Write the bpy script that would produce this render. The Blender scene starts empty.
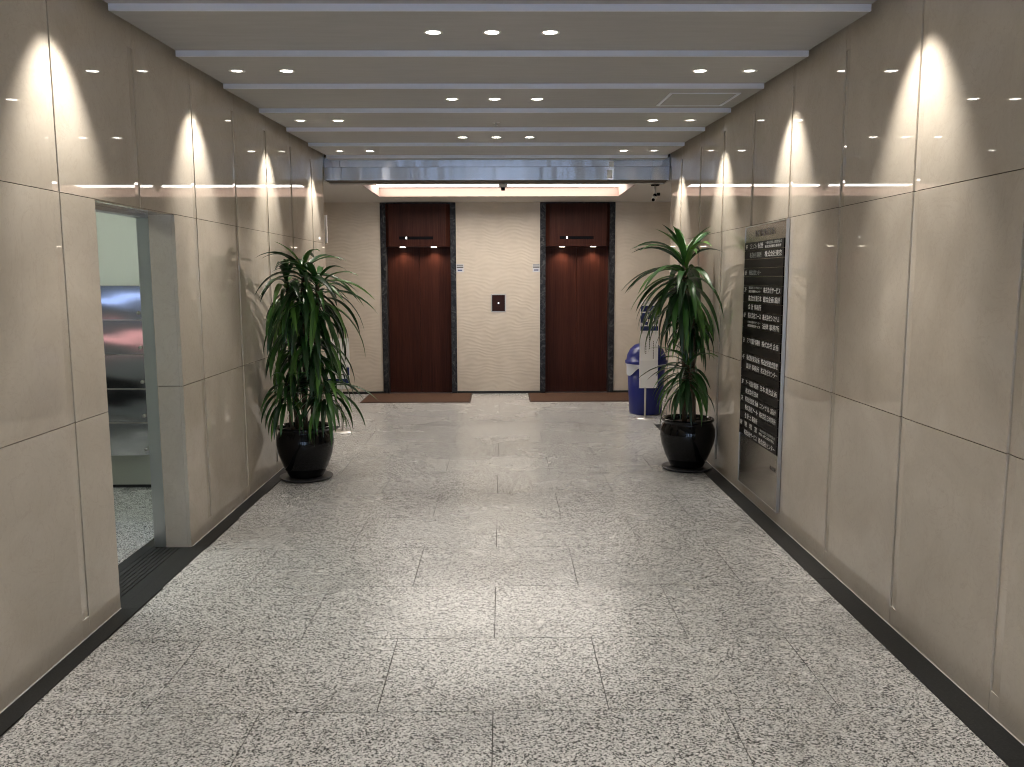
import bpy, bmesh, math, random
from mathutils import Vector, Matrix, Euler

# ------------------------------------------------------------------ camera, world, exposure
scene = bpy.context.scene
C = scene.collection
PI = math.pi

cam_d = bpy.data.cameras.new('camera')
cam_d.sensor_width = 36.0
cam_d.lens = 840.0 / 1024.0 * 36.0
cam_d.clip_start = 0.05
cam = bpy.data.objects.new('camera', cam_d)
C.objects.link(cam)
_r = Vector((0.9999239757, -0.0119659351, -0.0029764500))
_u = Vector((0.0044491314, 0.1249979297, 0.9921470268))
_f = Vector((0.0114999168, 0.9920848421, -0.1250416649))
cam.matrix_world = Matrix(((_r.x, _u.x, -_f.x, 0), (_r.y, _u.y, -_f.y, 0), (_r.z, _u.z, -_f.z, 1.6), (0, 0, 0, 1)))
scene.camera = cam

world = bpy.data.worlds.new('world')
scene.world = world
world.use_nodes = True
bg = world.node_tree.nodes['Background']
bg.inputs['Color'].default_value = (0.62, 0.74, 1.0, 1)      # overcast daylight beyond the street entrance
bg.inputs['Strength'].default_value = 6.0

vs = scene.view_settings
vs.view_transform = 'Standard'
vs.look = 'None'
vs.gamma = 1.0
vs.use_curve_mapping = False
vs.exposure = 0.5

scene.cycles.max_bounces = 8
scene.cycles.diffuse_bounces = 4
scene.cycles.glossy_bounces = 4
scene.cycles.sample_clamp_indirect = 6.0
scene.cycles.caustics_reflective = False
scene.cycles.caustics_refractive = False
scene.cycles.use_denoising = True
scene.cycles.filter_width = 1.0

# light levels
W_WALL = 50.0       # downlights beside the walls
WALL_AIM = -math.radians(20)
W_INNER = 22.0
W_MID = 22.0
E_LENS = 18.0
E_TROUGH = 8.5
W_LIFT = 7.0
E_SIDE = 22.0
WARM = (1.0, 0.935, 0.85)

# ------------------------------------------------------------------ helpers
def nt(name):
    m = bpy.data.materials.new(name)
    m.use_nodes = True
    t = m.node_tree
    return m, t, t.nodes['Principled BSDF']

def setp(b, **kw):
    names = {'color': 'Base Color', 'rough': 'Roughness', 'metal': 'Metallic', 'spec': 'Specular IOR Level', 'coat': 'Coat Weight',
             'coat_rough': 'Coat Roughness', 'ior': 'IOR', 'emit': 'Emission Color', 'estr': 'Emission Strength', 'aniso': 'Anisotropic',
             'trans': 'Transmission Weight', 'alpha': 'Alpha'}
    for k, v in kw.items():
        if isinstance(v, tuple) and len(v) == 3:
            v = (*v, 1)
        b.inputs[names[k]].default_value = v

def plain(name, color, rough=0.5, **kw):
    m, t, b = nt(name)
    setp(b, color=color, rough=rough, **kw)
    return m

def coords(t, scale=(1, 1, 1), rnd=0.0):
    """world position (times scale), shifted by a random amount for each object when rnd is set"""
    g = t.nodes.new('ShaderNodeNewGeometry')
    v = g.outputs['Position']
    if rnd:
        oi = t.nodes.new('ShaderNodeObjectInfo')
        mm = t.nodes.new('ShaderNodeMath'); mm.operation = 'MULTIPLY'; mm.inputs[1].default_value = rnd
        t.links.new(oi.outputs['Random'], mm.inputs[0])
        ad = t.nodes.new('ShaderNodeVectorMath'); ad.operation = 'ADD'
        t.links.new(v, ad.inputs[0]); t.links.new(mm.outputs[0], ad.inputs[1])
        v = ad.outputs[0]
    mp = t.nodes.new('ShaderNodeMapping')
    mp.inputs['Scale'].default_value = scale
    t.links.new(v, mp.inputs['Vector'])
    return mp.outputs[0]

def noise(t, vec, scale, detail=4, rough=0.5, dist=0.0):
    n = t.nodes.new('ShaderNodeTexNoise')
    n.inputs['Scale'].default_value = scale
    n.inputs['Detail'].default_value = detail
    n.inputs['Roughness'].default_value = rough
    n.inputs['Distortion'].default_value = dist
    t.links.new(vec, n.inputs['Vector'])
    return n.outputs['Fac']

def ramp(t, fac, stops):
    r = t.nodes.new('ShaderNodeValToRGB')
    e = r.color_ramp.elements
    while len(e) < len(stops):
        e.new(0.5)
    for el, (p, c) in zip(e, stops):
        el.position = p
        el.color = (*c, 1) if len(c) == 3 else c
    t.links.new(fac, r.inputs['Fac'])
    return r.outputs['Color']

def mix(t, fac, a, b, mode='MIX'):
    n = t.nodes.new('ShaderNodeMix'); n.data_type = 'RGBA'; n.blend_type = mode
    for sock, val in ((n.inputs[0], fac), (n.inputs[6], a), (n.inputs[7], b)):
        if isinstance(val, (int, float)):
            sock.default_value = val
        elif isinstance(val, tuple):
            sock.default_value = (*val, 1) if len(val) == 3 else val
        else:
            t.links.new(val, sock)
    return n.outputs[2]

def maprange(t, fac, a0, a1, b0, b1):
    n = t.nodes.new('ShaderNodeMapRange')
    for i, v in enumerate((a0, a1, b0, b1)):
        n.inputs[i + 1].default_value = v
    t.links.new(fac, n.inputs[0])
    return n.outputs[0]

def bump(t, b, height, strength, dist=0.01):
    n = t.nodes.new('ShaderNodeBump')
    n.inputs['Strength'].default_value = strength
    n.inputs['Distance'].default_value = dist
    t.links.new(height, n.inputs['Height'])
    t.links.new(n.outputs[0], b.inputs['Normal'])

# ------------------------------------------------------------------ materials
M = {}
def mk_marble():
    m, t, b = nt('beige_marble')
    v = coords(t, rnd=40.0)
    cloud = noise(t, v, 2.2, 6, 0.6, 0.8)
    col = ramp(t, cloud, [(0.3, (0.54, 0.48, 0.395)), (0.5, (0.60, 0.54, 0.452)), (0.72, (0.66, 0.60, 0.512))])
    vein = noise(t, v, 3.5, 8, 0.65, 2.5)
    vm = ramp(t, vein, [(0.485, (0, 0, 0)), (0.5, (0.45, 0.45, 0.45)), (0.515, (0, 0, 0))])
    col = mix(t, vm, col, (0.50, 0.42, 0.34))
    fine = noise(t, v, 60, 3, 0.6)
    col = mix(t, 0.10, col, ramp(t, fine, [(0.3, (0.40, 0.33, 0.26)), (0.7, (0.66, 0.57, 0.47))]))
    t.links.new(col, b.inputs['Base Color'])
    setp(b, rough=0.025, spec=0.5)
    return m
M['marble'] = mk_marble()

def mk_granite(name, tint, rough0):
    m, t, b = nt(name)
    v = coords(t, rnd=60.0)
    vo = t.nodes.new('ShaderNodeTexVoronoi'); vo.inputs['Scale'].default_value = 185
    wn = t.nodes.new('ShaderNodeVectorMath'); wn.operation = 'ADD'
    nd = t.nodes.new('ShaderNodeTexNoise'); nd.inputs['Scale'].default_value = 110; nd.inputs['Detail'].default_value = 3
    t.links.new(v, nd.inputs['Vector'])
    sc = t.nodes.new('ShaderNodeVectorMath'); sc.operation = 'SCALE'; sc.inputs['Scale'].default_value = 0.012
    t.links.new(nd.outputs['Color'], sc.inputs[0])
    t.links.new(v, wn.inputs[0]); t.links.new(sc.outputs[0], wn.inputs[1])
    t.links.new(wn.outputs[0], vo.inputs['Vector'])
    sep = t.nodes.new('ShaderNodeSeparateColor'); t.links.new(vo.outputs['Color'], sep.inputs[0])
    col = ramp(t, sep.outputs[0], [(0.0, (0.012, 0.012, 0.012)), (0.18, (0.04, 0.04, 0.038)), (0.28, (0.19, 0.187, 0.18)), (0.37, (0.48, 0.475, 0.455)),
                                   (0.75, (0.70, 0.69, 0.66)), (1.0, (0.88, 0.87, 0.84))])
    big = noise(t, v, 14, 4, 0.6)
    col = mix(t, 0.12, col, ramp(t, big, [(0.3, (0.2, 0.2, 0.19)), (0.7, (0.8, 0.79, 0.76))]))
    col = mix(t, 1.0, col, tint, 'MULTIPLY')
    t.links.new(col, b.inputs['Base Color'])
    wear = noise(t, coords(t), 1.3, 5, 0.6)
    t.links.new(maprange(t, wear, 0.3, 0.7, rough0 - 0.04, rough0 + 0.08), b.inputs['Roughness'])
    setp(b, spec=0.5)
    return m
M['granite'] = mk_granite('speckled_granite', (0.965, 0.97, 0.985), 0.24)

def mk_dark_stone():
    m, t, b = nt('dark_granite')
    v = coords(t, rnd=10.0)
    n = noise(t, v, 160, 4, 0.7)
    t.links.new(ramp(t, n, [(0.35, (0.013, 0.014, 0.014)), (0.6, (0.028, 0.029, 0.029)), (0.8, (0.07, 0.07, 0.07))]), b.inputs['Base Color'])
    setp(b, rough=0.5, spec=0.3)
    return m
M['dark_stone'] = mk_dark_stone()

def mk_black_marble():
    m, t, b = nt('black_marble')
    v = coords(t, rnd=10.0)
    n = noise(t, v, 9, 7, 0.65, 2.0)
    t.links.new(ramp(t, n, [(0.4, (0.012, 0.012, 0.014)), (0.55, (0.035, 0.035, 0.038)), (0.66, (0.10, 0.098, 0.095))]), b.inputs['Base Color'])
    setp(b, rough=0.3, spec=0.15)
    return m
M['black_marble'] = mk_black_marble()

def mk_wood():
    m, t, b = nt('red_brown_wood')
    v = coords(t, (1, 1, 0.035), rnd=5.0)
    n = noise(t, v, 70, 6, 0.65, 0.3)
    n2 = noise(t, v, 14, 3, 0.5, 0.4)
    c1 = ramp(t, n, [(0.3, (0.018, 0.0052, 0.0035)), (0.5, (0.040, 0.011, 0.007)), (0.7, (0.070, 0.022, 0.013))])
    c2 = ramp(t, n2, [(0.3, (0.02, 0.006, 0.004)), (0.7, (0.058, 0.018, 0.011))])
    t.links.new(mix(t, 0.45, c1, c2), b.inputs['Base Color'])
    setp(b, rough=0.45, spec=0.12)
    return m
M['wood'] = mk_wood()

def mk_wavy():
    m, t, b = nt('rippled_cream_tile')
    g = t.nodes.new('ShaderNodeNewGeometry')
    mp = t.nodes.new('ShaderNodeMapping'); mp.inputs['Scale'].default_value = (1.0, 1.0, 1.0)
    t.links.new(g.outputs['Position'], mp.inputs['Vector'])
    nz = t.nodes.new('ShaderNodeTexNoise'); nz.inputs['Scale'].default_value = 3.2; nz.inputs['Detail'].default_value = 1.5
    t.links.new(mp.outputs[0], nz.inputs['Vector'])
    sx = t.nodes.new('ShaderNodeSeparateXYZ'); t.links.new(mp.outputs[0], sx.inputs[0])
    a = t.nodes.new('ShaderNodeMath'); a.operation = 'MULTIPLY_ADD'; a.inputs[1].default_value = 0.24
    t.links.new(nz.outputs['Fac'], a.inputs[0]); t.links.new(sx.outputs['Z'], a.inputs[2])
    s = t.nodes.new('ShaderNodeMath'); s.operation = 'MULTIPLY'; s.inputs[1].default_value = 2 * PI / 0.052
    t.links.new(a.outputs[0], s.inputs[0])
    w = t.nodes.new('ShaderNodeMath'); w.operation = 'SINE'; t.links.new(s.outputs[0], w.inputs[0])
    hh = maprange(t, w.outputs[0], -1, 1, 0, 1)
    bump(t, b, hh, 0.16, 0.008)
    n = noise(t, coords(t), 5, 3)
    t.links.new(ramp(t, n, [(0.3, (0.56, 0.49, 0.40)), (0.7, (0.62, 0.545, 0.45))]), b.inputs['Base Color'])
    setp(b, rough=0.42)
    return m
M['wavy'] = mk_wavy()

def mk_ceiling():
    m, t, b = nt('warm_grey_ceiling_board')
    n = noise(t, coords(t, (0.25, 1.5, 1), rnd=7.0), 14, 5, 0.6)
    t.links.new(ramp(t, n, [(0.3, (0.375, 0.375, 0.38)), (0.7, (0.42, 0.42, 0.425))]), b.inputs['Base Color'])
    setp(b, rough=0.55)
    return m
M['ceiling'] = mk_ceiling()

def brushed(name, color, rough, aniso, tangent, wavy=0.0):
    m, t, b = nt(name)
    setp(b, color=color, metal=1.0, rough=rough, aniso=aniso)
    c = t.nodes.new('ShaderNodeCombineXYZ')
    for i in range(3):
        c.inputs[i].default_value = tangent[i]
    t.links.new(c.outputs[0], b.inputs['Tangent'])
    if wavy:
        bump(t, b, noise(t, coords(t, (1, 0, 0), rnd=9.0), 2.6, 2, 0.55), wavy, 0.03)
    return m
M['beam_steel'] = brushed('brushed_steel_beam', (0.52, 0.53, 0.57), 0.27, 1.0, (0, 0, 1), 0.6)
M['steel'] = plain('satin_steel', (0.60, 0.61, 0.63), 0.32, metal=1.0)
M['mail_steel'] = brushed('polished_mailbox_steel', (0.66, 0.67, 0.68), 0.10, 0.0, (0, 0, 1))
M['aluminium'] = plain('pale_anodised_aluminium', (0.80, 0.83, 0.92), 0.4, metal=0.2)
M['board_metal'] = plain('etched_bronze_steel', (0.36, 0.33, 0.285), 0.26, metal=1.0)
M['board_edge'] = plain('bright_steel_edge', (0.50, 0.48, 0.45), 0.4, metal=1.0)
M['plate_black'] = plain('black_directory_plate', (0.007, 0.006, 0.006), 0.35, spec=0.10)
M['white_ink'] = plain('white_lettering', (0.72, 0.72, 0.70), 0.5)
M['grey_ink'] = plain('grey_lettering', (0.40, 0.42, 0.39), 0.5)
M['dark_ink'] = plain('dark_lettering', (0.07, 0.058, 0.05), 0.5)
M['backing'] = plain('dark_joint_backing', (0.10, 0.085, 0.07), 0.9)
M['grout'] = plain('dark_grout', (0.06, 0.058, 0.053), 0.9)
M['white_paint'] = plain('white_paint', (0.74, 0.71, 0.67), 0.7)
M['lobby_paint'] = plain('lobby_ceiling_paint', (0.60, 0.57, 0.53), 0.7)
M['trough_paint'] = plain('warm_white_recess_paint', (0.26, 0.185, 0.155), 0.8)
M['room_paint'] = plain('pale_green_wall_paint', (0.62, 0.64, 0.57), 0.7)
M['black_gloss'] = plain('black_glazed_ceramic', (0.004, 0.004, 0.005), 0.06, spec=0.28)
M['saucer'] = plain('dark_plastic_saucer', (0.03, 0.03, 0.032), 0.4)
M['soil'] = plain('potting_soil', (0.035, 0.022, 0.014), 0.95)
M['bark'] = plain('pale_brown_cane_bark', (0.13, 0.095, 0.06), 0.85)
M['blue_plastic'] = plain('deep_blue_plastic', (0.010, 0.018, 0.16), 0.32)
M['bag'] = plain('white_plastic_bag', (0.62, 0.64, 0.70), 0.4)
M['white_board'] = plain('white_sign_board', (0.80, 0.80, 0.80), 0.4)
M['paper'] = plain('white_paper', (0.88, 0.88, 0.87), 0.6)
M['navy'] = plain('navy_print', (0.018, 0.035, 0.14), 0.5)
M['pole_metal'] = plain('pale_pole_metal', (0.62, 0.60, 0.57), 0.35, metal=0.7)
M['mat'] = None
def mk_mat():
    m, t, b = nt('brown_mat_pile')
    n = noise(t, coords(t), 220, 3, 0.7)
    t.links.new(ramp(t, n, [(0.3, (0.055, 0.026, 0.014)), (0.7, (0.12, 0.060, 0.034))]), b.inputs['Base Color'])
    setp(b, rough=0.95)
    bump(t, b, n, 0.6, 0.006)
    return m
M['mat'] = mk_mat()
M['mat_edge'] = plain('dark_brown_mat_edge', (0.045, 0.02, 0.012), 0.6)
M['button_plate'] = plain('dark_brown_button_plate', (0.030, 0.012, 0.010), 0.4, spec=0.12)
M['black'] = plain('black_plastic', (0.004, 0.004, 0.005), 0.5, spec=0.05)
M['trim_white'] = plain('white_trim_ring', (0.75, 0.74, 0.72), 0.4)
M['sign_silver'] = plain('silver_notice', (0.55, 0.56, 0.58), 0.4)
M['vending'] = plain('grey_vending_body', (0.30, 0.31, 0.33), 0.4)

def mk_leaf():
    m, t, b = nt('dracaena_leaf')
    oi = t.nodes.new('ShaderNodeObjectInfo')
    col = ramp(t, oi.outputs['Random'], [(0.0, (0.010, 0.040, 0.011)), (0.45, (0.020, 0.075, 0.016)), (0.8, (0.050, 0.15, 0.026)), (1.0, (0.13, 0.27, 0.045))])
    t.links.new(col, b.inputs['Base Color'])
    setp(b, rough=0.36, spec=0.5)
    return m
M['leaf'] = mk_leaf()

def emit(name, color, strength):
    m, t, b = nt(name)
    setp(b, color=(0.8, 0.8, 0.8), emit=color, estr=strength, rough=0.5)
    return m
M['lens_dim'] = emit('downlight_lens_turned_away', (1.0, 0.93, 0.83), 6.0)
M['lens'] = emit('downlight_lens', (1.0, 0.93, 0.83), E_LENS)
M['trough_light'] = emit('luminous_ceiling_panel', (1.0, 0.92, 0.84), E_TROUGH)
M['side_light'] = emit('cool_tube_light', (0.93, 1.0, 0.93), E_SIDE)
M['lift_lens'] = emit('lift_lamp_lens', (1.0, 0.85, 0.68), 6.0)
M['indicator'] = emit('indicator_light', (1.0, 0.95, 0.9), 3.0)
M['button'] = emit('call_button_light', (0.85, 0.92, 1.0), 0.9)
M['blue_panel'] = emit('blue_lit_panel', (0.35, 0.50, 1.0), 1.6)
M['red_panel'] = emit('red_lit_panel', (1.0, 0.35, 0.36), 0.7)
def mk_glass():
    m, t, b = nt('clear_glass')
    for n in list(t.nodes):
        if n.type != 'OUTPUT_MATERIAL':
            t.nodes.remove(n)
    tr = t.nodes.new('ShaderNodeBsdfTransparent'); tr.inputs[0].default_value = (0.9, 0.94, 0.95, 1)
    gl = t.nodes.new('ShaderNodeBsdfGlossy'); gl.inputs['Roughness'].default_value = 0.02
    fr = t.nodes.new('ShaderNodeFresnel'); fr.inputs[0].default_value = 1.45
    mx = t.nodes.new('ShaderNodeMixShader')
    t.links.new(fr.outputs[0], mx.inputs[0]); t.links.new(tr.outputs[0], mx.inputs[1]); t.links.new(gl.outputs[0], mx.inputs[2])
    t.links.new(mx.outputs[0], t.nodes['Material Output'].inputs[0])
    return m
M['glass'] = mk_glass()

# ------------------------------------------------------------------ mesh building
class MB:
    def __init__(s):
        s.v = []; s.f = []; s.sm = []
    def add(s, vs, fs, smooth=False):
        o = len(s.v)
        s.v += [tuple(p) for p in vs]
        s.f += [tuple(i + o for i in f) for f in fs]
        s.sm += [smooth] * len(fs)
        return s
    def box(s, x0, x1, y0, y1, z0, z1):
        v = [(x0, y0, z0), (x1, y0, z0), (x1, y1, z0), (x0, y1, z0), (x0, y0, z1), (x1, y0, z1), (x1, y1, z1), (x0, y1, z1)]
        return s.add(v, [(0, 3, 2, 1), (4, 5, 6, 7), (0, 1, 5, 4), (1, 2, 6, 5), (2, 3, 7, 6), (3, 0, 4, 7)])
    def lathe(s, prof, n=32, cx=0, cy=0, smooth=True, closed=False):
        vs = []
        for r, z in prof:
            for k in range(n):
                a = 2 * PI * k / n
                vs.append((cx + r * math.cos(a), cy + r * math.sin(a), z))
        fs = []
        for i in range(len(prof) - 1):
            for k in range(n):
                k2 = (k + 1) % n
                fs.append((i * n + k, i * n + k2, (i + 1) * n + k2, (i + 1) * n + k))
        s.add(vs, fs, smooth)
        if closed:
            o = len(s.v) - len(vs)
            s.f.append(tuple(o + k for k in reversed(range(n)))); s.sm.append(False)
            s.f.append(tuple(o + (len(prof) - 1) * n + k for k in range(n))); s.sm.append(False)
        return s
    def tube(s, pts, rad, n=8, smooth=True):
        pts = [Vector(p) for p in pts]
        rad = rad if isinstance(rad, (list, tuple)) else [rad] * len(pts)
        vs = []
        for i, p in enumerate(pts):
            d = (pts[min(i + 1, len(pts) - 1)] - pts[max(i - 1, 0)]).normalized()
            a = Vector((1, 0, 0)) if abs(d.x) < 0.8 else Vector((0, 1, 0))
            u = d.cross(a).normalized(); w = d.cross(u)
            for k in range(n):
                t = 2 * PI * k / n
                vs.append(p + rad[i] * (math.cos(t) * u + math.sin(t) * w))
        fs = []
        for i in range(len(pts) - 1):
            for k in range(n):
                k2 = (k + 1) % n
                fs.append((i * n + k, i * n + k2, (i + 1) * n + k2, (i + 1) * n + k))
        fs.append(tuple(reversed(range(n))))
        fs.append(tuple((len(pts) - 1) * n + k for k in range(n)))
        return s.add(vs, fs, smooth)
    def prism(s, poly, z0, z1):
        n = len(poly)
        vs = [(x, y, z0) for x, y in poly] + [(x, y, z1) for x, y in poly]
        fs = [tuple(reversed(range(n))), tuple(range(n, 2 * n))] + [(k, (k + 1) % n, n + (k + 1) % n, n + k) for k in range(n)]
        return s.add(vs, fs)
    def mesh(s, name, mat):
        me = bpy.data.meshes.new(name)
        me.from_pydata(s.v, [], s.f)
        me.polygons.foreach_set('use_smooth', s.sm)
        me.materials.append(M[mat] if isinstance(mat, str) else mat)
        me.update()
        return me
    def build(s, name, mat, parent=None, loc=(0, 0, 0), rot=None):
        return link(name, s.mesh(name, mat), parent, loc, rot)

def link(name, data, parent=None, loc=(0, 0, 0), rot=None):
    o = bpy.data.objects.new(name, data)
    C.objects.link(o)
    o.parent = parent
    o.location = loc
    if rot:
        o.rotation_euler = rot
    return o

def tag(o, label, cat, group=None, kind=None):
    o['label'] = label
    o['category'] = cat
    if group:
        o['group'] = group
    if kind:
        o['kind'] = kind
    return o

def thing(name, label, cat, loc=(0, 0, 0), group=None, kind=None, rotz=0):
    o = bpy.data.objects.new(name, None)
    C.objects.link(o)
    o.empty_display_size = 0.1
    o.location = loc
    o.rotation_euler = (0, 0, rotz)
    return tag(o, label, cat, group, kind)

_unit = {}
def piece(name, x0, x1, y0, y1, z0, z1, mat, parent):
    """a box piece that shares one mesh with every other piece of its material"""
    if mat not in _unit:
        _unit[mat] = MB().box(-.5, .5, -.5, .5, -.5, .5).mesh(name, mat)
    o = link(name, _unit[mat], parent, ((x0 + x1) / 2, (y0 + y1) / 2, (z0 + z1) / 2))
    o.scale = (x1 - x0, y1 - y0, z1 - z0)
    return o

def bevel_box(name, x0, x1, y0, y1, z0, z1, bev, mat, parent=None, seg=2, loc=(0, 0, 0)):
    bm = bmesh.new()
    bmesh.ops.create_cube(bm, size=1)
    for v in bm.verts:
        v.co = Vector(((x0 + x1) / 2 + v.co.x * (x1 - x0), (y0 + y1) / 2 + v.co.y * (y1 - y0), (z0 + z1) / 2 + v.co.z * (z1 - z0)))
    bmesh.ops.bevel(bm, geom=bm.edges[:], offset=bev, segments=seg, affect='EDGES', profile=0.5)
    me = bpy.data.meshes.new(name); bm.to_mesh(me); bm.free()
    me.materials.append(M[mat])
    return link(name, me, parent, loc)

def spot(parent, loc, watts, size, blend, color=WARM, radius=0.03):
    d = bpy.data.lights.new('lamp_light', 'SPOT')
    d.energy = watts; d.spot_size = math.radians(size); d.spot_blend = blend; d.color = color; d.shadow_soft_size = radius
    o = bpy.data.objects.new('lamp_light', d)
    C.objects.link(o); o.parent = parent; o.location = loc
    return o

_dg = [None]
def text_mesh(body, size, width=None, depth=0.0006):
    """flat lettering as a mesh, lower left corner at the origin, squeezed to a width when given"""
    cu = bpy.data.curves.new('lettering', 'FONT')
    cu.body = body; cu.size = size; cu.extrude = depth; cu.resolution_u = 2
    ob = bpy.data.objects.new('lettering_source', cu)
    C.objects.link(ob)
    dg = bpy.context.evaluated_depsgraph_get()
    me = bpy.data.meshes.new_from_object(ob.evaluated_get(dg))
    bpy.data.objects.remove(ob); bpy.data.curves.remove(cu)
    if not len(me.vertices):
        return me
    xs = [v.co.x for v in me.vertices]; ys = [v.co.y for v in me.vertices]
    x0, y0 = min(xs), min(ys)
    k = width / (max(xs) - x0) if width else 1.0
    for v in me.vertices:
        v.co = ((v.co.x - x0) * k, v.co.y - y0, v.co.z)
    me.name = 'lettering'
    return me

# ------------------------------------------------------------------ the room
XL, XR = -1.871, 1.787          # wall faces
XLB, XRB = -1.778, 1.661        # inner edges of the dark floor border
YB, YW = -4.0, 9.06             # street end and lobby end of the corridor
YE = 11.6                       # lift wall
ZT = 3.05
ZL = 2.615                      # lobby ceiling
DY0, DY1, DZ = 3.962, 4.905, 1.962      # doorway to the mailbox room
JL = [3.655 + 0.806 * k for k in range(-9, 7)]
JR = [3.705 + 0.803 * k for k in range(-9, 7)]
ZJ = [0.0, 0.975, 1.965, 3.02]

# floor
floor = MB().box(-5.3, 4.3, YB - 0.6, YE + 0.4, -0.2, -0.0045).build('floor', 'grout')
tag(floor, 'light speckled granite floor laid in running bond', 'floor', kind='structure')

def tiles(x0, x1, y0, y1, k0, k1, name='floor_tile', base=2.95, pitch=0.64):
    for k in range(k0, k1):
        ya, yb = base + k * pitch, base + (k + 1) * pitch
        ya, yb = max(ya, y0), min(yb, y1)
        if yb - ya < 0.02:
            continue
        off = -0.04 + (0.4325 if k % 2 == 0 else 0.0)
        i = math.floor((x0 - off) / 0.865)
        while off + i * 0.865 < x1:
            xa, xb = max(off + i * 0.865, x0), min(off + (i + 1) * 0.865, x1)
            if xb - xa > 0.02:
                piece(name, xa + 0.002, xb - 0.002, ya + 0.002, yb - 0.002, -0.02, 0.0, 'granite', floor)
            i += 1
tiles(XLB, XRB, YB, YW, -11, 10)
tiles(-4.2, 4.2, YW, YE, 9, 14)
tiles(-5.2, -2.17, 2.6, 6.39, -1, 6)
def border(xa, xb, segs):
    for ya, yb in segs:
        piece('border_stone', xa + 0.001, xb - 0.001, ya + 0.001, yb - 0.001, -0.02, 0.0005, 'dark_stone', floor)
border(XL, XLB, [(YB, 0.7), (0.7, 2.35), (2.35, DY0), (DY0, DY1 + 0.02), (DY1 + 0.02, 6.5), (6.5, 8.1), (8.1, YW)])
border(XRB, XR, [(YB, 0.9), (0.9, 2.6), (2.6, 4.3), (4.3, 6.0), (6.0, 7.7), (7.7, YW)])
for xa_, xb_, segs_ in ((XL, XL + 0.004, ((YB, DY0), (DY1 + 0.02, YW))), (XR - 0.004, XR, ((YB, YW),))):
    for ya_, yb_ in segs_:
        piece('caulk_line', xa_, xb_, ya_, yb_, 0.0006, 0.003, 'trim_white', floor)
# grooved threshold of the doorway
gx = -2.17
bars = [(0.0, 0.065), (0.068, 0.095), (0.101, 0.122), (0.128, 0.149), (0.155, 0.176), (0.182, 0.203), (0.209, 0.230), (0.236, 0.299)]
for a, b_ in bars:
    piece('threshold_strip', gx + a, gx + b_, DY0, DY1 + 0.02, -0.02, 0.0, 'dark_stone', floor)

# left wall
xw = XL - 0.02
wl = MB()
wl.box(-2.09, xw, YB, DY0 - 0.02, 0, ZT).box(-2.09, xw, DY1 + 0.02, YW, 0, ZT).box(-2.09, xw, DY0 - 0.02, DY1 + 0.02, DZ + 0.02, ZT)
wall_left = wl.build('wall_left', 'backing')
tag(wall_left, 'polished beige marble wall pierced by the mailbox room doorway', 'wall', kind='structure')
wall_right = MB().box(XR + 0.02, XR + 0.24, YB, YW, 0, ZT).build('wall_right', 'backing')
tag(wall_right, 'polished beige marble wall that carries the black directory board', 'wall', kind='structure')
G = 0.0016
SW = 0.060           # width of the bevelled groove beside each upright joint
_wedge = {}
def wedge(side, xa, xb, y0, y1, z0, z1, parent):
    """sloping bottom of a groove: flush with the wall on its street side, a few mm deep at the joint"""
    if side not in _wedge:
        q = [(-.5, -.5), (.5, -.5), (.28, .5), (-.5, .5)] if side < 0 else [(-.5, -.5), (.5, -.5), (.5, .5), (-.15, .5)]
        _wedge[side] = MB().prism(q, -.5, .5).mesh('joint_groove', 'marble')
    o = link('joint_groove', _wedge[side], parent, ((xa + xb) / 2, (y0 + y1) / 2, (z0 + z1) / 2))
    o.scale = (xb - xa, y1 - y0, z1 - z0)
def panel_col(wall, side, ya, yb, cuts=None):
    """one column of stone panels between two upright joints; a bevelled groove runs along its lobby edge"""
    xa, xb = (XL - 0.02, XL) if side < 0 else (XR, XR + 0.02)
    for r in range(3):
        z0, z1 = ZJ[r] + (0 if r == 0 else G), ZJ[r + 1] - G
        segs = [(ya + G, yb - SW)]
        strip = True
        if cuts and r < 2:
            ca, cb = cuts
            new = []
            for p, q in segs:
                if p < ca:
                    new.append((p, min(q, ca)))
                if q > cb:
                    new.append((max(p, cb), q))
            segs = new
            strip = not (ca < yb - 0.5 * SW < cb)
        for p, q in segs:
            if q - p > 0.01:
                piece('stone_panel', xa, xb, p, q, z0, z1, 'marble', wall)
        if strip:
            s0, s1 = z0, z1
            if r == 0:
                piece('stone_panel', xa, xb, yb - SW, yb - G, 0, 0.09, 'marble', wall); s0 = 0.09
            if r == 2:
                piece('stone_panel', xa, xb, yb - SW, yb - G, 2.755, z1, 'marble', wall); s1 = 2.755
            wedge(side, xa, xb, yb - SW, yb - G, s0, s1, wall)
def columns(wall, side, J, y0, y1):
    edges = [j for j in J if y0 < j < y1] + [y1]
    a = y0
    for b_ in edges:
        cuts = (DY0, DY1) if side < 0 and b_ > DY0 and a < DY1 else None
        panel_col(wall, side, a, b_, cuts)
        a = b_
columns(wall_left, -1, JL, YB, YW)
columns(wall_right, 1, JR, YB, YW)
# stone lining of the doorway
for z0, z1 in ((0, 0.973), (0.977, DZ)):
    piece('jamb_stone', -2.02, XL - 0.021, DY1, DY1 + 0.02, z0, z1, 'marble', wall_left)
    piece('jamb_stone', -2.02, XL - 0.021, DY0 - 0.02, DY0, z0, z1, 'marble', wall_left)
piece('lintel_stone', -2.02, XL - 0.021, DY0 - 0.02, DY1 + 0.02, DZ, DZ + 0.02, 'marble', wall_left)
# end caps towards the lobby
for z0, z1 in zip(ZJ[:-1], ZJ[1:]):
    piece('stone_panel', -4.2, XL - 0.021, YW, YW + 0.02, z0 + G, z1 - G, 'marble', wall_left)
    piece('stone_panel', XR + 0.021, 4.2, YW, YW + 0.02, z0 + G, z1 - G, 'marble', wall_right)

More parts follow.
